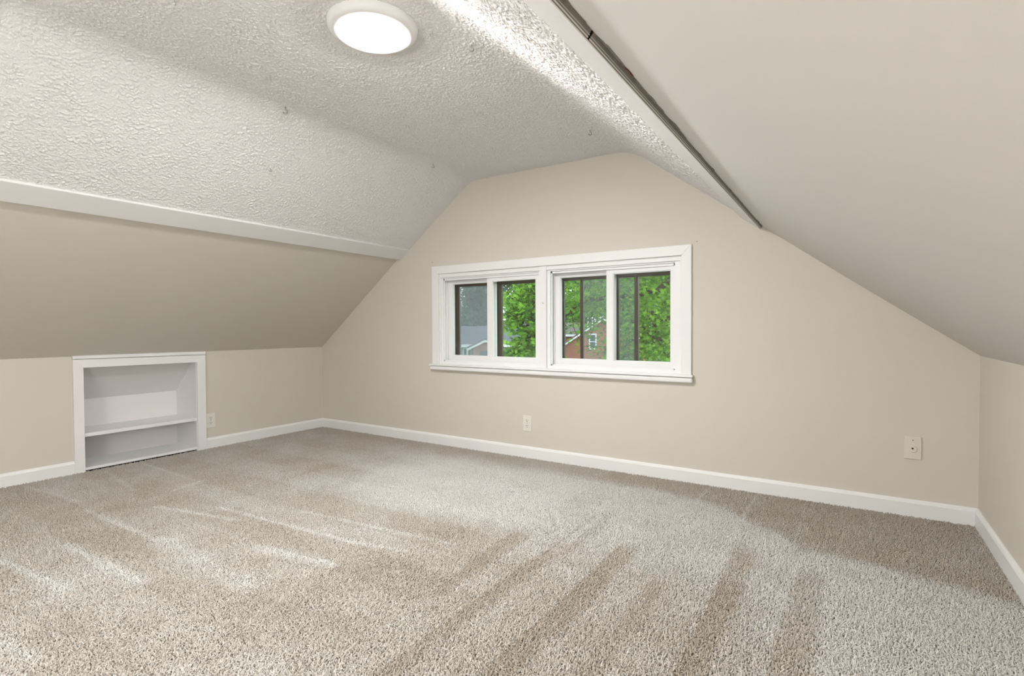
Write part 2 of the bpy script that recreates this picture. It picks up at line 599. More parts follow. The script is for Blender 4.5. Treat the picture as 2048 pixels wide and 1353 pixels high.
def slider(name, label, x0, x1, jl, jr, sashes, storm):
    """x0..x1 rough frame, jl/jr inner jamb faces, sashes [(left,right,glassL,glassR,y)]"""
    w = struct(empty(name, ((x0 + x1) / 2, 0.03, 0.66)), label)
    inv = Matrix.Translation(-w.location)

    def part(mb, nm, m, parent=w):
        o = mb.build(nm, m, parent)
        o.matrix_parent_inverse = inv if parent is w else Matrix.Identity(4)
        return o
    zt, zb = 1.335, SZ + .003
    f = MB()
    f.box(x0 - .002, jl, 0.012, 0.11, zb - .002, zt).box(jr, x1 + .002, 0.012, 0.11, zb - .002, zt)
    f.box(jl - .001, jr + .001, 0.0122, 0.11, 1.322, zt).box(jl - .001, jr + .001, 0.0122, 0.11, zb - .002, 0.664)
    # track ribs
    for yy in (0.026, 0.062, 0.097):
        f.box(jl, jr, yy - .0015, yy + .0015, 1.306, 1.323).box(jl, jr, yy - .0015, yy + .0015, 0.663, 0.674)
        f.box(jl - .001, jl + .008, yy - .0015, yy + .0015, .664, 1.322).box(jr - .008, jr + .001, yy - .0015, yy + .0015, .664, 1.322)
    part(f, 'frame', 'vinyl')
    g = MB().box(jl, jr, 0.027, 0.061, 1.3205, 1.3225).box(jl, jr, 0.063, 0.096, 1.3205, 1.3225)
    g.box(jl - .001, jl + .0012, 0.064, 0.070, .664, 1.322).box(jl - .001, jl + .0012, 0.028, 0.034, .664, 1.322)
    part(g, 'track', 'groove')
    for (sl_, sr_, gl, gr, y) in sashes:
        zb_, zt_, gb, gt = 0.6642, 1.3218, 0.709, 1.2805
        y1 = y + .024
        s = MB()
        s.box(sl_, gl, y, y1, zb_, zt_, 0.0015).box(gr, sr_, y, y1, zb_, zt_, 0.0015)
        s.box(gl - .002, gr + .002, y + .0005, y1, gt, zt_, 0.0015).box(gl - .002, gr + .002, y + .0005, y1, zb_, gb, 0.0015)
        # glazing bead
        s.box(gl - .001, gl + .004, y + .006, y1, gb, gt).box(gr - .004, gr + .001, y + .006, y1, gb, gt)
        s.box(gl, gr, y + .006, y1, gt - .004, gt + .001).box(gl, gr, y + .006, y1, gb - .001, gb + .004)
        so = part(s, 'sash', 'vinyl')
        part(MB().box(gl, gr, y + .012, y + .015, gb, gt), 'pane', 'glass', so)
    # brown storm window outside
    st = MB()
    for a, b in storm['bars']:
        st.box(a, b, 0.128, 0.150, 0.66, 1.30, 0.0015)
        st.box(a + (b - a) * .35, a + (b - a) * .55, 0.124, 0.150, 0.66, 1.30, 0.001)
    st.box(x0, x1, 0.125, 0.155, 1.260, 1.36).box(x0, x1, 0.125, 0.155, 0.62, 0.694)
    st.box(x1 - .03, x1 + .01, 0.125, 0.155, .64, 1.34)
    so = part(st, 'storm_frame', 'brown')
    a, b = storm['glass']
    part(MB().box(a, b, 0.140, 0.1425, 0.69, 1.27), 'storm_pane', 'glass', so)
    for a, b in storm['screen']:
        part(MB().box(a, b, 0.1335, 0.1345, 0.69, 1.27), 'insect_screen', storm['mesh'], so)
    return w


slider('window_1', 'white sliding window with insect screen, looking out to the grey roof', 1.469, 2.384, 1.484, 2.362,
       [(1.487, 1.952, 1.538, 1.905, 0.068), (1.899, 2.360, 1.948, 2.324, 0.034)],
       dict(bars=[(1.470, 1.556), (1.885, 1.969)], glass=(1.55, 2.36), screen=[(1.55, 1.89)], mesh='screen'))
slider('window_2', 'white sliding window looking out to maple leaves and the brick gable', 2.433, 3.350, 2.457, 3.316,
       [(2.461, 2.911, 2.504, 2.866, 0.068), (2.863, 3.312, 2.911, 3.285, 0.034)],
       dict(bars=[(2.445, 2.503), (2.628, 2.650), (2.870, 2.912), (3.019, 3.046)], glass=(2.5, 3.33), screen=[(2.645, 3.022)], mesh='screen_thin'))

# ------------------------------------------------------------------ built-in shelf
shelf = tag(empty('built_in_shelf', (0, -1.5, 0)), 'white built-in shelf recessed in the low knee wall', 'shelf')


def spart(mb, name, m='trim'):
    o = mb.build(name, m, shelf)
    o.matrix_parent_inverse = Matrix.Translation(-shelf.location)
    return o


A0, A1 = -1.908, -1.083
spart(MB().prism([(A0, -.012), (A0, .735), (NY0, .680), (NY0, -.012)], 'x', 0, 0.018, 0.0012), 'casing_side')
spart(MB().prism([(A1, -.012), (A1, .729), (NY1, .675), (NY1, -.012)], 'x', 0, 0.018, 0.0012), 'casing_side')
spart(MB().prism([(A0, .735), (A1, .729), (NY1, .675), (NY0, .680)], 'x', 0, 0.018, 0.0012), 'casing_head')
spart(MB().prism([(A0 - .002, .738), (A0 - .002, .760), (A1, .757), (A1, .732)], 'x', 0, 0.024, 0.002), 'cap_strip')
ND = -0.305
spart(MB().box(ND - .02, ND, NY0 - .02, NY1 + .02, -.012, .71), 'back_panel', 'trimboard')
spart(MB().box(ND, 0.001, NY0 - .02, NY0 + .003, -.012, .70), 'side_panel', 'trimboard')
spart(MB().box(ND, 0.001, NY1 - .003, NY1 + .02, -.012, .70), 'side_panel', 'trimboard')
spart(MB().box(-.06, 0.001, NY0 - .02, NY1 + .02, .677, .705), 'top_panel', 'trimboard')
tp_ = MB()
A_ = [(-.055, .678), (ND - .01, .430), (ND - .01, .450), (-.055, .700)]
va = [tp_.bm.verts.new((x, NY0 - .015, z)) for x, z in A_]
vb = [tp_.bm.verts.new((x, NY1 + .015, z)) for x, z in A_]
for i_ in range(4):
    tp_.bm.faces.new((va[i_], vb[i_], vb[(i_ + 1) % 4], va[(i_ + 1) % 4]))
tp_.bm.faces.new(va[::-1])
tp_.bm.faces.new(vb)
bmesh.ops.recalc_face_normals(tp_.bm, faces=tp_.bm.faces[:])
spart(tp_, 'sloping_panel', 'trimboard')
spart(MB().box(ND, 0.002, NY0, NY1, .224, .248, 0.0015), 'shelf_board', 'trim')
spart(MB().box(ND, 0.004, NY0, NY1, .004, .022, 0.0015), 'bottom_board', 'trim')
spart(MB().box(ND, -0.006, NY0, NY1, -.012, .004), 'toe_gap', 'dark')


# ------------------------------------------------------------------ electrical plates
def outlet(loc, rz, label):
    r = tag(empty('power_outlet', loc, rz), label, 'outlet')
    MB().box(-.0362, .0362, -.006, 0, -.0582, .0582, 0.003, 2).build('plate', 'plate', r)
    for s in (1, -1):
        zc = .0195 * s
        pts = []
        for i in range(24):
            a = 2 * PI * i / 24
            pts.append((.0172 * math.cos(a), zc + max(-.0142, min(.0142, .0172 * math.sin(a)))))
        rc = MB().prism(pts, 'y', -.0078, -.004, 0.0006).build('receptacle', 'plate', r)
        MB().box(-.0078, -.0052, -.0084, -.0070, zc + .000, zc + .0085).build('slot', 'dark', rc)
        MB().box(.0052, .0074, -.0084, -.0070, zc + .001, zc + .0080).build('slot', 'dark', rc)
        hole = [(.0027 * math.cos(2 * PI * i / 12), zc - .0075 + .0027 * math.sin(2 * PI * i / 12)) for i in range(12)]
        MB().prism(hole, 'y', -.0084, -.0070).build('ground_hole', 'dark', rc)
    MB().prism([(.0028 * math.cos(2 * PI * i / 12), .0028 * math.sin(2 * PI * i / 12)) for i in range(12)], 'y', -.0072, -.004).build('screw', 'metal', r)
    return r


outlet((2.2745, 0, 0.243), 0, 'white power outlet on the gable wall below the window')
outlet((0, -1.044, 0.2115), PI / 2, 'white power outlet beside the built-in shelf')

ph = tag(empty('telephone_jack', (4.4765, 0, 0.332)), 'beige painted telephone jack plate near the room corner', 'wall jack')
MB().box(-.0345, .0345, -.007, 0, -.0545, .0545, 0.003, 2).build('plate', 'plate_beige', ph)
boss = MB().prism([(.0005 + .0165 * math.cos(2 * PI * i / 28), -.004 + .0165 * math.sin(2 * PI * i / 28)) for i in range(28)], 'y', -.0115, -.006, 0.001).build('boss', 'plate_beige', ph)
MB().prism([(-.0015 + .0042 * math.cos(2 * PI * i / 14), -.001 + .0042 * math.sin(2 * PI * i / 14)) for i in range(14)], 'y', -.0120, -.0100).build('hole', 'dark', boss)
for z in (.0385, -.0415):
    MB().prism([(.0032 * math.cos(2 * PI * i / 12), z + .0032 * math.sin(2 * PI * i / 12)) for i in range(12)], 'y', -.0082, -.006, .0005).build('screw', 'metal' if z > 0 else 'plate_beige', ph)

# ------------------------------------------------------------------ ceiling lamp, added fill lamp
LOC_LAMP = (2.721, -1.837, HC)


def lamp(loc, label):
    r = tag(empty('ceiling_lamp', loc), label, 'ceiling lamp')
    MB().lathe([(.160, .004), (.163, 0), (.1635, -.005), (.161, -.017), (.156, -.025), (.148, -.030), (.138, -.0325), (.124, -.033), (.1155, -.032), (.1145, -.028)], 64, True, False).build('rim', 'rim', r, True)
    MB().lathe([(.1152, -.0285), (.1148, -.0335), (.110, -.0375), (.098, -.0415), (.06, -.045), (.0, -.0465)], 64, True, True).build('diffuser', 'lens', r, True)
    return r


lamp(LOC_LAMP, 'round white flush lamp, lit, on the stippled ceiling')

fl = tag(empty('fill_lamp', (3.35, -4.35, 0)), 'added fill lamp with glowing drum shade, unseen behind the viewpoint', 'fill lamp')  # lamp added out of view to even out the room light
MB().lathe([(0, 0), (.14, 0), (.14, .012), (.03, .025), (0, .026)], 32).build('base', 'bead', fl, False)
MB().lathe([(.011, .02), (.011, 1.0)], 12).build('pole', 'bead', fl, True)
MB().lathe([(.20, .80), (.17, 1.14), (.166, 1.14), (.196, .80), (.20, .80)], 40, False, False).build('shade', 'shade', fl, True)
MB().box(-.168, .168, -.004, .004, 1.10, 1.106).box(-.004, .004, -.168, .168, 1.10, 1.106).build('shade_carrier', 'bead', fl)


# ------------------------------------------------------------------ ceiling hooks, screws
def hook(name, loc, label, rz, s=1.0):
    pts = [(0, 0, .004), (0, 0, -.012)]
    for i in range(9):
        a = PI / 2 - i * (1.45 * PI / 8)
        pts.append((.0085 * math.cos(a) * 1.0, 0, -.0205 + .0085 * math.sin(a)))
    o = MB().tube([tuple(c * s for c in p) for p in pts], .0024 * s, 6).build(name, 'metal', None, True, loc)
    o.rotation_euler = (0, 0, rz)
    return tag(o, label, 'hook', 'small metal hooks screwed into the ceiling')


hook('ceiling_hook', (1.813, -1.586, HC - .003), 'small metal hook at the ceiling fold above the built-in shelf', 0.97, 1.2)
hook('ceiling_hook', (1.821, -0.481, HC - .003), 'small metal hook at the ceiling fold on the shelf side, close to the gable wall', 0.72, .9)
hook('ceiling_hook', (2.951, -1.541, HC - .003), 'small painted metal hook beside the ceiling lamp', 0.65, 1.0)
hook('ceiling_hook', (2.969, -0.457, HC - .003), 'small metal hook near the gable wall, on the damaged board side', 0.42, 1.0)
hook('slope_hook', (1.470, -1.451, zLU(1.47) + .002), 'small painted hook on the left stippled slope', 1.0, .7)


def wall_screw(loc, label, r=.003, m='metal'):
    o = MB().lathe([(r, 0), (r, .0015), (r * .6, .003), (0, .0033)], 12).build('wall_screw', m, None, False, loc)
    o.rotation_euler = (PI / 2, 0, 0)
    return tag(o, label, 'screw')


wall_screw((3.449, 0, 1.436), 'small screw in the wall at the upper right corner of the casing')
wall_screw((1.388, 0, 1.458), 'tiny dark nail in the wall above the screened window', .0022, 'dark')

# ------------------------------------------------------------------ carpet pile
rng = np.random.default_rng(7)


def smooth(a, b, x):
    t = np.clip((x - a) / (b - a), 0, 1)
    return t * t * (3 - 2 * t)


def noise2(x, y, s, seed):
    r = np.random.default_rng(seed)
    g = r.random((64, 64))
    u, v = x * s + 100, y * s + 100
    i, j = np.floor(u).astype(int), np.floor(v).astype(int)
    f, h = u - i, v - j
    f, h = f * f * (3 - 2 * f), h * h * (3 - 2 * h)
    q = lambda a, b: g[a % 64, b % 64]
    return (q(i, j) * (1 - f) + q(i + 1, j) * f) * (1 - h) + (q(i, j + 1) * (1 - f) + q(i + 1, j + 1) * f) * h - .5


def vacuum(x, y):
    """how the pile lies and its painted daylight sheen: +1 brushed towards the window (pale), -1 brushed back (dark)"""
    v = np.full(x.shape, 0.0)
    wob = noise2(x, y, 3.0, 1) * .06
    xb = 2.92 + np.where(y < -1.2, (-1.2 - y) * .10, 0) + wob * .4
    right = smooth(xb - .012, xb + .012, x)
    # ---- strokes along y on the right
    ys = np.interp(x, [2.9, 3.14, 3.45, 3.7, 3.76, 3.95, 4.04, 4.3, 4.72], [-.22, -.25, -.32, -.38, -.48, -.60, -.74, -.72, -.85]) + wob * 1.3
    r = -0.75 + 1.45 * smooth(.07, -.07, y - ys)
    r = r - .75 * smooth(-.9, -1.7, y) * smooth(4.15, 3.9, x)
    for a, b, y0, y1, k in ((2.93, 3.005, -1.2, -1.85, .9), (3.135, 3.20, -1.30, -2.6, .75), (3.39, 3.47, -1.12, -2.7, 1.0),
                            (3.60, 3.655, -1.35, -2.0, .5), (3.815, 3.895, -.85, -2.4, 1.0), (4.05, 4.135, -.95, -2.4, .9),
                            (3.20, 3.24, -.75, -1.35, .5), (4.33, 4.36, -1.1, -1.4, .3)):
        m = smooth(a - .008, a + .004, x + wob * .3) * smooth(b + .02, b - .02, x + wob * .5) * smooth(y0 + .10, y0 - .08, y) * smooth(y1 - .1, y1 + .1, y)
        r = r - k * m
    for xc, y0, y1, k in ((3.135, -.30, -.85, .7), (3.535, -.02, -.35, .9), (3.785, -.10, -1.15, .9), (4.02, -.05, -.72, .5), (2.925, -.3, -1.2, .6), (4.3, -.05, -.4, .4)):
        m = np.exp(-((x - xc + wob * .25) / .007) ** 2) * smooth(y0 + .03, y0 - .03, y) * smooth(y1 - .05, y1 + .05, y)
        r = r + k * m
    for xc, y0, y1 in ((3.39, -1.1, -2.3), (3.14, -1.4, -2.1), (3.83, -1.2, -1.9), (4.04, -1.1, -1.7), (2.925, -1.2, -2.1), (3.155, -.8, -1.4)):
        m = np.exp(-((x - xc + wob * .25) / .006) ** 2) * smooth(y0 + .05, y0 - .05, y) * smooth(y1 - .1, y1 + .1, y)
        r = r - .9 * m
    # ---- strokes along x on the left
    l = -0.35 + 1.1 * smooth(1.35, 2.0, x + wob * 3) * smooth(-1.45, -1.0, y) * smooth(-.18, -.42, y + wob)  # broad pale zone is window daylight, painted through the tint
    l = l + .25 * smooth(.9, 1.5, x) * smooth(-2.0, -1.7, y) + .35 * smooth(1.3, 2.0, x) * smooth(-1.9, -2.4, y)
    edges = [-.44, -.62, -.85, -1.06, -1.30, -1.55, -1.70, -1.91, -2.13, -2.35, -2.56, -2.75, -3.0]
    for i, e in enumerate(edges[:-1]):
        band = smooth(e + .012, e - .012, y + wob * .5) * smooth(edges[i + 1] - .012, edges[i + 1] + .012, y + wob * .5)
        l = l + band * (.16 if i % 2 else -.14)
    for x0, y0, x1, y1, k, s in ((1.15, -1.92, 1.71, -1.80, .9, .012), (1.45, -1.75, 2.40, -1.68, .9, .012), (2.10, -1.93, 2.50, -1.87, .9, .022),
                                 (.90, -2.14, 1.65, -2.13, .75, .014), (1.35, -2.36, 2.02, -2.34, .7, .02), (1.30, -2.57, 1.84, -2.51, .6, .016),
                                 (1.88, -1.55, 2.75, -1.47, .75, .012), (2.33, -1.69, 2.65, -1.62, .6, .012), (2.05, -2.74, 2.28, -2.71, .45, .02),
                                 (.93, -1.74, .87, -1.55, .6, .012), (.10, -1.55, .80, -1.57, .45, .01), (.08, -2.17, .70, -2.11, .5, .01),
                                 (.09, -1.77, .75, -1.86, .45, .01), (1.6, -.48, 2.35, -.58, .4, .012), (1.9, -.42, 2.7, -.44, .4, .01), (1.7, -2.12, 2.4, -2.16, .5, .05)):
        dx, dy = x1 - x0, y1 - y0
        L2 = dx * dx + dy * dy
        t = ((x - x0) * dx + (y - y0) * dy) / L2
        d = np.hypot(x - x0 - np.clip(t, 0, 1) * dx, y - y0 - np.clip(t, 0, 1) * dy) + np.abs(wob) * .2
        l = l + 1.5 * k * np.exp(-(d / (1.25 * s)) ** 2)
    for cx, cy, sx, sy, k in ((1.25, -1.06, .06, .25, .6), (1.02, -2.02, .22, .10, .5), (1.45, -2.25, .22, .08, .4), (2.6, -1.32, .22, .12, .45), (2.72, -1.72, .18, .12, .5), (2.25, -1.80, .2, .05, .3)):
        l = l - k * np.exp(-((x - cx) / sx) ** 2 - ((y - cy) / sy) ** 2)
    # darker along the wall, outside the painted daylight
    l = l - .4 * smooth(-.30, -.1, y)
    v = l * (1 - right) + r * right
    # trodden spots
    for cx, cy in ((3.062, -1.134), (3.052, -1.902), (3.088, -.299), (2.402, -.248), (1.644, -.219)):
        v = v - 1.2 * np.exp(-(((x - cx) / .022) ** 2 + ((y - cy) / .012) ** 2))
    v = v + noise2(x, y, 9, 3) * .5 + noise2(x, y, 2.2, 4) * .3
    return np.clip(v, -1.3, 1.3), right


STEP = 0.0049
gx = np.arange(0.004, W - .003, STEP)
gy = np.arange(-3.7, -0.004, STEP)
X, Y = np.meshgrid(gx, gy)
X = (X + rng.uniform(-.45, .45, X.shape) * STEP).ravel()
Y = (Y + rng.uniform(-.45, .45, Y.shape) * STEP).ravel()
V, RM = vacuum(X, Y)
N = len(X)
# pile lean: strokes along y on the right, along x on the left
lean = 0.45 * V
ax = rng.normal(0, .62, N) - lean * RM
ay = rng.normal(0, .62, N) + lean * (1 - RM)
co = np.zeros((N, 3), np.float32)
co[:, 0], co[:, 1], co[:, 2] = X, Y, -0.0112
me = bpy.data.meshes.new('carpet_pile')
me.vertices.add(N)
me.vertices.foreach_set('co', co.ravel())
a = me.attributes.new('rot', 'FLOAT_VECTOR', 'POINT')
a.data.foreach_set('vector', np.stack([ax, ay, rng.uniform(0, 6.28, N)], 1).astype(np.float32).ravel())
a = me.attributes.new('size', 'FLOAT', 'POINT')
a.data.foreach_set('value', rng.uniform(.75, 1.25, N).astype(np.float32))
a = me.attributes.new('tint', 'FLOAT', 'POINT')
a.data.foreach_set('value', (0.5 + 0.5 * V + rng.normal(0, .16, N)).astype(np.float32))  # daylight sheen and lean shading put into the yarn colour
me.update()
pile = bpy.data.objects.new('carpet_pile', me)
COL.objects.link(pile)
tag(pile, 'greige cut-pile carpet with vacuum strokes covering the floor', 'carpet', kind='stuff')

mp = bpy.data.materials.new('greige_carpet_yarn')
mp.use_nodes = True
nt = mp.node_tree
b = nt.nodes['Principled BSDF']
b.inputs['Roughness'].default_value = 0.9
b.inputs['Specular IOR Level'].default_value = 0.15
b.inputs['Sheen Weight'].default_value = 0.25
b.inputs['Sheen Roughness'].default_value = 0.4
at_ = nt.nodes.new('ShaderNodeAttribute')
at_.attribute_type = 'INSTANCER'
at_.attribute_name = 'tint'
rp = nt.nodes.new('ShaderNodeValToRGB')
rp.color_ramp.elements[0].position = 0.0
rp.color_ramp.elements[0].color = (0.435, 0.385, 0.322, 1)
rp.color_ramp.elements[1].position = 1.0
rp.color_ramp.elements[1].color = (0.68, 0.66, 0.63, 1)  # pale grey end stands for window sheen on the pile
nt.links.new(at_.outputs['Fac'], rp.inputs[0])
nt.links.new(rp.outputs[0], b.inputs['Base Color'])

ng = bpy.data.node_groups.new('pile_tufts', 'GeometryNodeTree')
ng.interface.new_socket('Geometry', in_out='INPUT', socket_type='NodeSocketGeometry')
ng.interface.new_socket('Geometry', in_out='OUTPUT', socket_type='NodeSocketGeometry')
gi = ng.nodes.new('NodeGroupInput')
go = ng.nodes.new('NodeGroupOutput')
cone = ng.nodes.new('GeometryNodeMeshCone')
cone.inputs['Vertices'].default_value = 5
cone.inputs['Radius Top'].default_value = 0.0014
cone.inputs['Radius Bottom'].default_value = 0.0024
cone.inputs['Depth'].default_value = 0.0105
sm = ng.nodes.new('GeometryNodeSetMaterial')
sm.inputs['Material'].default_value = mp
ip = ng.nodes.new('GeometryNodeInstanceOnPoints')


def named(nm, typ):
    n = ng.nodes.new('GeometryNodeInputNamedAttribute')
    n.data_type = typ
    n.inputs[0].default_value = nm
    return n.outputs[0]


ng.links.new(gi.outputs[0], ip.inputs['Points'])
ng.links.new(cone.outputs['Mesh'], sm.inputs[0])
ng.links.new(sm.outputs[0], ip.inputs['Instance'])
e2r = ng.nodes.new('FunctionNodeEulerToRotation')
ng.links.new(named('rot', 'FLOAT_VECTOR'), e2r.inputs[0])
ng.links.new(e2r.outputs[0], ip.inputs['Rotation'])
ng.links.new(named('size', 'FLOAT'), ip.inputs['Scale'])
ng.links.new(ip.outputs[0], go.inputs[0])
md = pile.modifiers.new('tufts', 'NODES')
md.node_group = ng
pile.data.materials.append(mp)

# ------------------------------------------------------------------ outside
GZ = -3.0
M['grass'] = mat('lawn_green', (0.09, 0.17, 0.035), 0.9, 0.1, 0.4, 1.2)
M['brick'] = mat('red_brick', (0.36, 0.15, 0.115), 0.9, 0.1, 0.25, 9)
M['rose'] = mat('pale_rose_brick', (0.42, 0.22, 0.17), 0.9, 0.1, 0.2, 9)
M['shingle'] = mat('grey_blue_shingle', (0.115, 0.125, 0.15), 0.9, 0.1, 0.2, 5)
M['shingle2'] = mat('brown_grey_shingle', (0.15, 0.125, 0.12), 0.9, 0.1, 0.2, 5)
M['white'] = mat('white_fascia', (0.75, 0.76, 0.78), 0.6)
M['wglass'] = mat('dark_house_glass', (0.05, 0.07, 0.09), 0.2, 0.5)
M['siding'] = mat('blue_grey_siding', (0.42, 0.46, 0.50), 0.8)
M['bark'] = mat('grey_brown_bark', (0.055, 0.04, 0.03), 0.9, 0.1, 0.3, 20)
struct(MB().box(-90, 60, 0.6, 130, GZ - .2, GZ).build('ground', 'grass'), 'lawn outside below the window')


def leafmat(name, c0, c1, tr=0.45):
    m = bpy.data.materials.new(name)
    m.use_nodes = True
    nt = m.node_tree
    nt.nodes.remove(nt.nodes['Principled BSDF'])
    at_ = nt.nodes.new('ShaderNodeAttribute')
    at_.attribute_name = 'shade'
    mx = nt.nodes.new('ShaderNodeMix')
    mx.data_type = 'RGBA'
    mx.inputs[6].default_value = c0 + (1,)
    mx.inputs[7].default_value = c1 + (1,)
    nt.links.new(at_.outputs['Fac'], mx.inputs[0])
    d = nt.nodes.new('ShaderNodeBsdfDiffuse')
    t = nt.nodes.new('ShaderNodeBsdfTranslucent')
    nt.links.new(mx.outputs[2], d.inputs[0])
    nt.links.new(mx.outputs[2], t.inputs[0])
    s = nt.nodes.new('ShaderNodeMixShader')
    s.inputs[0].default_value = tr
    nt.links.new(d.outputs[0], s.inputs[1])
    nt.links.new(t.outputs[0], s.inputs[2])
    nt.links.new(s.outputs[0], nt.nodes['Material Output'].inputs[0])
    return m


M['maple'] = leafmat('maple_leaf_green', (0.035, 0.14, 0.022), (0.29, 0.53, 0.06))
M['leaf_far'] = leafmat('far_leaf_green', (0.06, 0.13, 0.05), (0.20, 0.34, 0.12))
M['leaf_haze'] = leafmat('haze_tinted_leaf', (0.09, 0.15, 0.12), (0.22, 0.32, 0.24))  # bluish haze of the insect screen put into the leaf colour

# lobed leaf outline (unit size) as a fan
_o = [(0, -.5), (.16, -.18), (.50, -.22), (.30, .02), (.48, .30), (.18, .20), (0, .55), (-.18, .20), (-.48, .30), (-.30, .02), (-.50, -.22), (-.16, -.18)]
LEAF = np.array([(0, 0, .06)] + [(x, y, -.05 * abs(x) * 2) for x, y in _o])
LEAF_T = [(0, i + 1, (i + 1) % 12 + 1) for i in range(12)]
_p = [(0, -.5), (.3, -.1), (.28, .2), (0, .5), (-.28, .2), (-.3, -.1)]
LEAF2 = np.array([(x, y, -.08 * abs(x)) for x, y in _p])
LEAF2_T = [(0, 1, 5), (1, 2, 5), (2, 4, 5), (2, 3, 4)]


def leaves(name, pts, size, m, parent, rg, droop=0.6, simple=False, shade=None):
    base_, tri = (LEAF2, LEAF2_T) if simple else (LEAF, LEAF_T)
    n, k = len(pts), len(base_)
    sz = size * rg.uniform(.65, 1.25, n)
    yaw = rg.uniform(0, 2 * PI, n)
    tilt = rg.normal(droop, .5, n)
    roll = rg.normal(0, .4, n)
    P = np.repeat(base_[None], n, 0) * sz[:, None, None]
    c, s = np.cos(roll)[:, None], np.sin(roll)[:, None]
    x, y, z = P[..., 0] * c + P[..., 2] * s, P[..., 1], -P[..., 0] * s + P[..., 2] * c
    c, s = np.cos(tilt)[:, None], np.sin(tilt)[:, None]
    y, z = y * c + z * s, -y * s + z * c
    c, s = np.cos(yaw)[:, None], np.sin(yaw)[:, None]
    x, y = x * c - y * s, x * s + y * c
    V = np.stack([x, y, z], -1) + np.asarray(pts)[:, None, :]
    T = np.array(tri)[None] + (np.arange(n) * k)[:, None, None]
    T = T.reshape(-1, 3)
    me = bpy.data.meshes.new(name)
    me.vertices.add(n * k)
    me.vertices.foreach_set('co', V.astype(np.float32).ravel())
    me.loops.add(T.size)
    me.loops.foreach_set('vertex_index', T.astype(np.int32).ravel())
    me.polygons.add(len(T))
    me.polygons.foreach_set('loop_start', np.arange(0, T.size, 3, dtype=np.int32))
    a = me.attributes.new('shade', 'FLOAT', 'POINT')
    sh = rg.random(n) if shade is None else shade
    a.data.foreach_set('value', np.repeat(sh, k).astype(np.float32))
    me.update()
    me.validate()
    me.materials.append(M[m])
    o = bpy.data.objects.new(name, me)
    COL.objects.link(o)
    o.parent = parent
    o['kind'] = 'stuff'
    return o


# --- maple just outside: trunk right of the window, boughs hanging across the view
mr = np.random.default_rng(21)


def limb(mb, pts, r0, r1, rg, n=9):
    """smooth wandering limb through control points; returns sampled points"""
    P = [Vector(p) for p in pts]
    out = []
    for i in range(len(P) - 1):
        a, b_, c, d = P[max(i - 1, 0)], P[i], P[i + 1], P[min(i + 2, len(P) - 1)]
        for j in range(n):
            t = j / n
            q = 0.5 * ((2 * b_) + (c - a) * t + (2 * a - 5 * b_ + 4 * c - d) * t * t + (3 * b_ - a - 3 * c + d) * t ** 3)
            out.append(q + Vector(rg.normal(0, .02, 3)))
    out.append(P[-1])
    rr = [r0 + (r1 - r0) * i / (len(out) - 1) for i in range(len(out))]
    mb.tube(out, rr, 6)
    return out


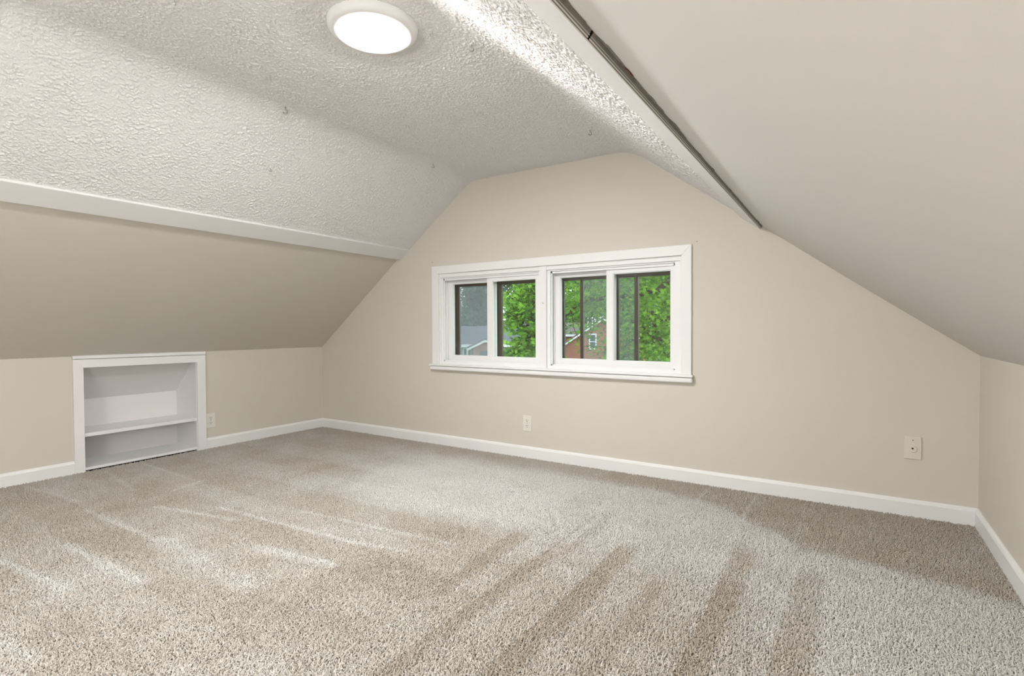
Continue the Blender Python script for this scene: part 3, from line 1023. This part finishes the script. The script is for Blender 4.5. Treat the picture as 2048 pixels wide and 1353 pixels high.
def maple():
    base_ = at(1640, 1000, 12.0)
    base_ = Vector((base_.x, base_.y, GZ))
    r = tag(empty('maple_tree', base_), 'leafy green maple with boughs hanging in front of the window', 'tree')
    rel = lambda v: v - base_
    tb = MB()
    tp = [Vector((0, 0, -.1)), Vector((.1, -.1, 2)), Vector((-.1, .1, 4)), Vector((0, 0, 6.2)), Vector((-.2, .3, 8))]
    limb(tb, tp, .26, .12, mr)
    tb.build('trunk', 'bark', r, True)
    clusters = []

    def bough(pxpts, r0, r1, start, tw=.9, cr=.30):
        mb = MB()
        pts = [Vector(start)] + [rel(at(*p)) for p in pxpts]
        s = limb(mb, pts, r0, r1, mr)
        # twigs
        for q in s[4::2]:
            d = Vector(mr.normal(0, 1, 3)).normalized()
            d.z -= .25
            e = q + d * mr.uniform(.4, 1.0) * tw
            mb.tube([q, (q + e) / 2 + Vector(mr.normal(0, .05, 3)), e], [.008, .006, .003], 4)
            clusters.append((e, cr))
            clusters.append(((q + e) / 2, cr))
        clusters.extend((q, cr) for q in s[3:])
        mb.build('branch', 'bark', r, True)
    bough([(1420, 520, 11.5), (1300, 585, 11), (1180, 600, 10.5), (1120, 640, 10)], .10, .012, (-.1, .1, 4.2))
    bough([(1450, 600, 11.5), (1330, 640, 11), (1270, 700, 11), (1210, 735, 10.6)], .09, .012, (0, 0, 3.6))
    bough([(1440, 450, 11.5), (1300, 480, 11), (1180, 500, 10), (1085, 560, 9.2), (1062, 640, 9.0), (1035, 712, 8.8)], .11, .010, (0, 0, 5.0), .35, .15)
    bough([(1400, 560, 12.5), (1290, 540, 12.5), (1190, 545, 12.2)], .08, .012, (-.1, .1, 4.6))
    bough([(1450, 690, 11.5), (1370, 690, 11), (1300, 670, 10.5), (1240, 610, 10.5)], .08, .012, (0, 0, 3.0))
    bough([(1380, 380, 12), (1250, 360, 12), (1140, 400, 11), (1090, 440, 10.5)], .10, .02, (0, 0, 6.0))
    bough([(1500, 350, 13), (1420, 300, 14)], .10, .02, (0, 0, 6.0))
    bough([(1750, 500, 13), (1850, 450, 13)], .10, .02, (0, 0, 5.0))
    bough([(1085, 560, 9.2), (1045, 600, 9.1), (1025, 640, 9.0)], .012, .006, rel(at(1110, 540, 9.4)), .3, .13)
    bough([(1062, 690, 8.9), (1050, 705, 8.9), (1015, 715, 8.8)], .010, .005, rel(at(1062, 640, 9.0)), .3, .12)
    nc = rel(at(1298, 627, 10.7))  # squirrel nest of dry twigs lodged in the maple
    nest = MB()
    for _ in range(70):
        d = Vector(mr.normal(0, 1, 3)).normalized()
        a_ = Vector((d.x * .08, d.y * .08, d.z * .055))
        t_ = Vector(mr.normal(0, 1, 3)).normalized() * .06
        nest.tube([a_ - t_, a_ * 1.1, a_ + t_], .005, 4)
    nest.build('squirrel_nest', mat('dry_twig', (0.12, 0.10, 0.075), 0.9, 0.1), r, False, nc)
    pts, shd = [], []
    for c, rad in clusters:
        n = int(mr.uniform(26, 46))
        pp = np.array(c) + mr.normal(0, rad, (n, 3)) * np.array([1, 1, .75])
        pts.append(pp)
        shd.append(np.clip(mr.normal(mr.uniform(.2, .85), .2, n), 0, 1))
    pts = np.concatenate(pts)
    shd = np.concatenate(shd)
    # open gaps between the boughs, through which the houses show
    def gaps(q, sh):
        d = q + np.array(base_ - CAM)
        z = d @ np.array(cF)
        u = 1024 + FPX * (d @ np.array(cR)) / z
        v = 676.5 - FPX * (d @ np.array(cU)) / z
        keep = np.ones(len(q))
        keep[(u > 1140) & (u < 1216) & (v > 632) & (v < 735)] = .38
        keep[(u > 1000) & (u < 1075) & (v > 655) & (v < 700)] = .5
        keep[(u > 1125) & (u < 1140) & (v > 680) & (v < 735)] = .4
        keep[(u < 1000)] = .0
        keep[(u > 1042) & (u < 1080) & (v > 555) & (v <= 655)] = .5
        keep[(u > 1165) & (u < 1205) & (v > 550) & (v < 580)] = .3
        k = mr.random(len(q)) < keep
        return q[k], sh[k]
    pts, shd = gaps(pts, shd)
    leaves('foliage', pts, .095, 'maple', r, mr, .55, False, shd)
    # the rest of the crown, fuller and further back
    ctr = np.array(rel(at(1330, 540, 15.5)))
    n = 30000
    d = mr.normal(0, 1, (n, 3))
    d /= np.linalg.norm(d, axis=1)[:, None]
    q = ctr + d * (mr.random(n) ** .4)[:, None] * np.array([3.0, 3.0, 3.6])
    q, sh = gaps(q, mr.random(n))
    leaves('crown', q, .105, 'maple', r, mr, .55, True, sh)
    return r


maple()


def crown_tree(name, label, base_, h, rad, n, size, m, seed, group=None):
    rg = np.random.default_rng(seed)
    r = tag(empty(name, base_), label, 'tree', group)
    limb_mb = MB()
    limb(limb_mb, [(0, 0, -.1), (.1, 0, h * .3), (0, .1, h * .75)], rad * .06, rad * .02, rg)
    limb_mb.build('trunk', 'bark', r, True)
    cl = []
    for _ in range(34):
        d = rg.normal(0, 1, 3)
        d /= np.linalg.norm(d)
        cl.append(np.array([0, 0, h * .46]) + d * rg.uniform(.3, .9) * np.array([rad, rad, h * .46]))
    k = n // 34
    pts = np.concatenate([c + rg.normal(0, rad * .20, (k, 3)) for c in cl])
    leaves('foliage', pts, size, m, r, rg, .5, True)
    return r


def gpt(px, dist):
    p = at(px, 660, dist)
    return Vector((p.x, p.y, GZ))


G = 'background trees behind the houses'
for i, (px, dist, h, rad, mm, lb) in enumerate((
        (820, 60, 15, 3.2, 'leaf_haze', 'tall haze-tinted tree at the end of the grey-roofed house'),
        (900, 84, 20, 4.4, 'leaf_haze', 'tallest haze-tinted tree far behind the grey roof'),
        (962, 66, 15, 3.0, 'leaf_haze', 'bushy haze-tinted tree rising just over the grey roof ridge'),
        (1045, 86, 19, 4.2, 'leaf_far', 'green tree far behind the white fascia house'),
        (1095, 66, 16, 3.6, 'leaf_far', 'tall green tree next to the brick gable, over the white fascia house'),
        (1170, 82, 18, 4.2, 'leaf_far', 'green tree far behind the brick gable roof'),
        (1250, 66, 15, 3.6, 'leaf_far', 'green tree between the brick gable and the garage'),
        (1340, 82, 18, 4.4, 'leaf_far', 'tall green tree far behind the garage'))):
    crown_tree('background_tree', lb, gpt(px, dist), h, rad, 7000, .55, mm, 40 + i, G)


# --- houses
def house(name, label, px, dist, w, d, eave, ridge, wallm, roofm, windows, gable_front=False, porch=None, over=.35):
    base_ = gpt(px, dist)
    dirv = Vector((base_.x - CAM.x, base_.y - CAM.y))
    rz = math.atan2(dirv.y, dirv.x) - PI / 2
    r = tag(empty(name, base_, rz), label, 'house')
    wm = MB().box(-w / 2, w / 2, 0, d, -.2, eave)
    if gable_front:
        wm.prism([(-w / 2, eave), (w / 2, eave), (0, ridge)], 'y', 0, d)
    else:
        wm.prism([(0, eave), (d, eave), (d / 2, ridge)], 'x', -w / 2, w / 2)
    wm.build('walls', wallm, r)
    t = .12
    for s in (-1, 1):
        if gable_front:
            k = (ridge - eave) / (w / 2)
            x1 = w / 2 + over
            poly = [(0, ridge), (s * x1, ridge - k * x1), (s * x1, ridge - k * x1 + t), (0, ridge + t)]
            MB().prism(poly, 'y', -over, d + over).build('roof', roofm, r)
            fp = [(0, ridge - .02), (s * x1, ridge - k * x1 - .02), (s * x1, ridge - k * x1 - .14), (0, ridge - .14)]
            MB().prism(fp, 'y', -over - .04, -over).build('fascia', 'white', r)
        else:
            k = (ridge - eave) / (d / 2)
            y1 = d / 2 + over
            poly = [(d / 2, ridge), (d / 2 + s * y1, ridge - k * y1), (d / 2 + s * y1, ridge - k * y1 + t), (d / 2, ridge + t)]
            MB().prism(poly, 'x', -w / 2 - over, w / 2 + over).build('roof', roofm, r)
            ye = d / 2 + s * y1
            MB().box(-w / 2 - over, w / 2 + over, ye - .05, ye + .05, ridge - k * y1 - .14, ridge - k * y1 + .06).build('fascia', 'white', r)
    for x, z, ww, hh in windows:
        fo = MB().box(x - ww / 2 - .1, x + ww / 2 + .1, -.06, .02, z - .1, z + hh + .1)
        fo = fo.build('window', 'white', r)
        MB().box(x - ww / 2, x + ww / 2, -.075, -.05, z, z + hh / 2 - .03).build('pane', 'wglass', fo)
        MB().box(x - ww / 2, x + ww / 2, -.075, -.05, z + hh / 2 + .03, z + hh).build('pane', 'wglass', fo)
    if porch:
        x, pw, pe, pr, pd = porch
        MB().prism([(x - pw / 2, pe), (x + pw / 2, pe), (x, pr)], 'y', -pd, -pd + .2).build('porch_gable', 'rose', r)
        k = (pr - pe) / (pw / 2)
        for s in (-1, 1):
            xe = pw / 2 + .15
            MB().prism([(x, pr + .02), (x + s * xe, pr - k * xe + .02), (x + s * xe, pr - k * xe + .14), (x, pr + .14)], 'y', -pd - .2, 1.5).build('porch_roof', roofm, r)
            MB().prism([(x, pr + .03), (x + s * xe, pr - k * xe + .03), (x + s * xe, pr - k * xe - .13), (x, pr - .13)], 'y', -pd - .25, -pd - .2).build('porch_fascia', 'white', r)
        MB().box(x - pw / 2 + .3, x + pw / 2, -pd + .05, 0, -.2, pe).build('porch_wall', 'rose', r)
        MB().box(x - .35, x + .45, -pd - .02, -pd + .04, .9, 2.3).build('porch_window', 'wglass', r)
        for xx in (x - pw / 2 - .75, x - pw / 2 - .2):
            MB().box(xx, xx + .12, -.35, -.22, -.1, eave).build('post', 'white', r)
    return r


house('grey_roof_house', 'low house with blue-grey shingle roof and small front gable', 955, 38, 11, 8, 2.78, 3.95, 'siding', 'shingle',
      [(-1.9, .9, .8, 1.5), (-.75, .7, .45, 1.7), (2.6, 1.0, 1.0, 1.3)], porch=(.55, 2.3, 2.5, 3.05, .8))
house('brick_gable_house', 'red brick house with white-trimmed gable end and tall narrow window', 1207, 40, 6.4, 9, 2.5, 4.62, 'brick', 'shingle2',
      [(-.80, 2.35, .38, 1.0), (1.2, .8, .7, 1.2)], gable_front=True, over=.25)
house('white_fascia_house', 'brick house with white fascia and dark windows beyond the leaves', 1070, 50, 8.5, 8, 3.30, 4.3, 'brick', 'shingle2',
      [(-1.9, 1.9, .8, 1.1), (-3.0, 1.9, .5, 1.1), (2.9, 1.4, .4, .8), (.8, 1.9, .8, 1.1)])
house('small_garage', 'small grey garage with white trim behind the maple', 1400, 48, 5.0, 6, 1.7, 2.5, 'siding', 'shingle',
      [(-1.2, .5, .5, .8), (1.0, .5, .5, .8)])
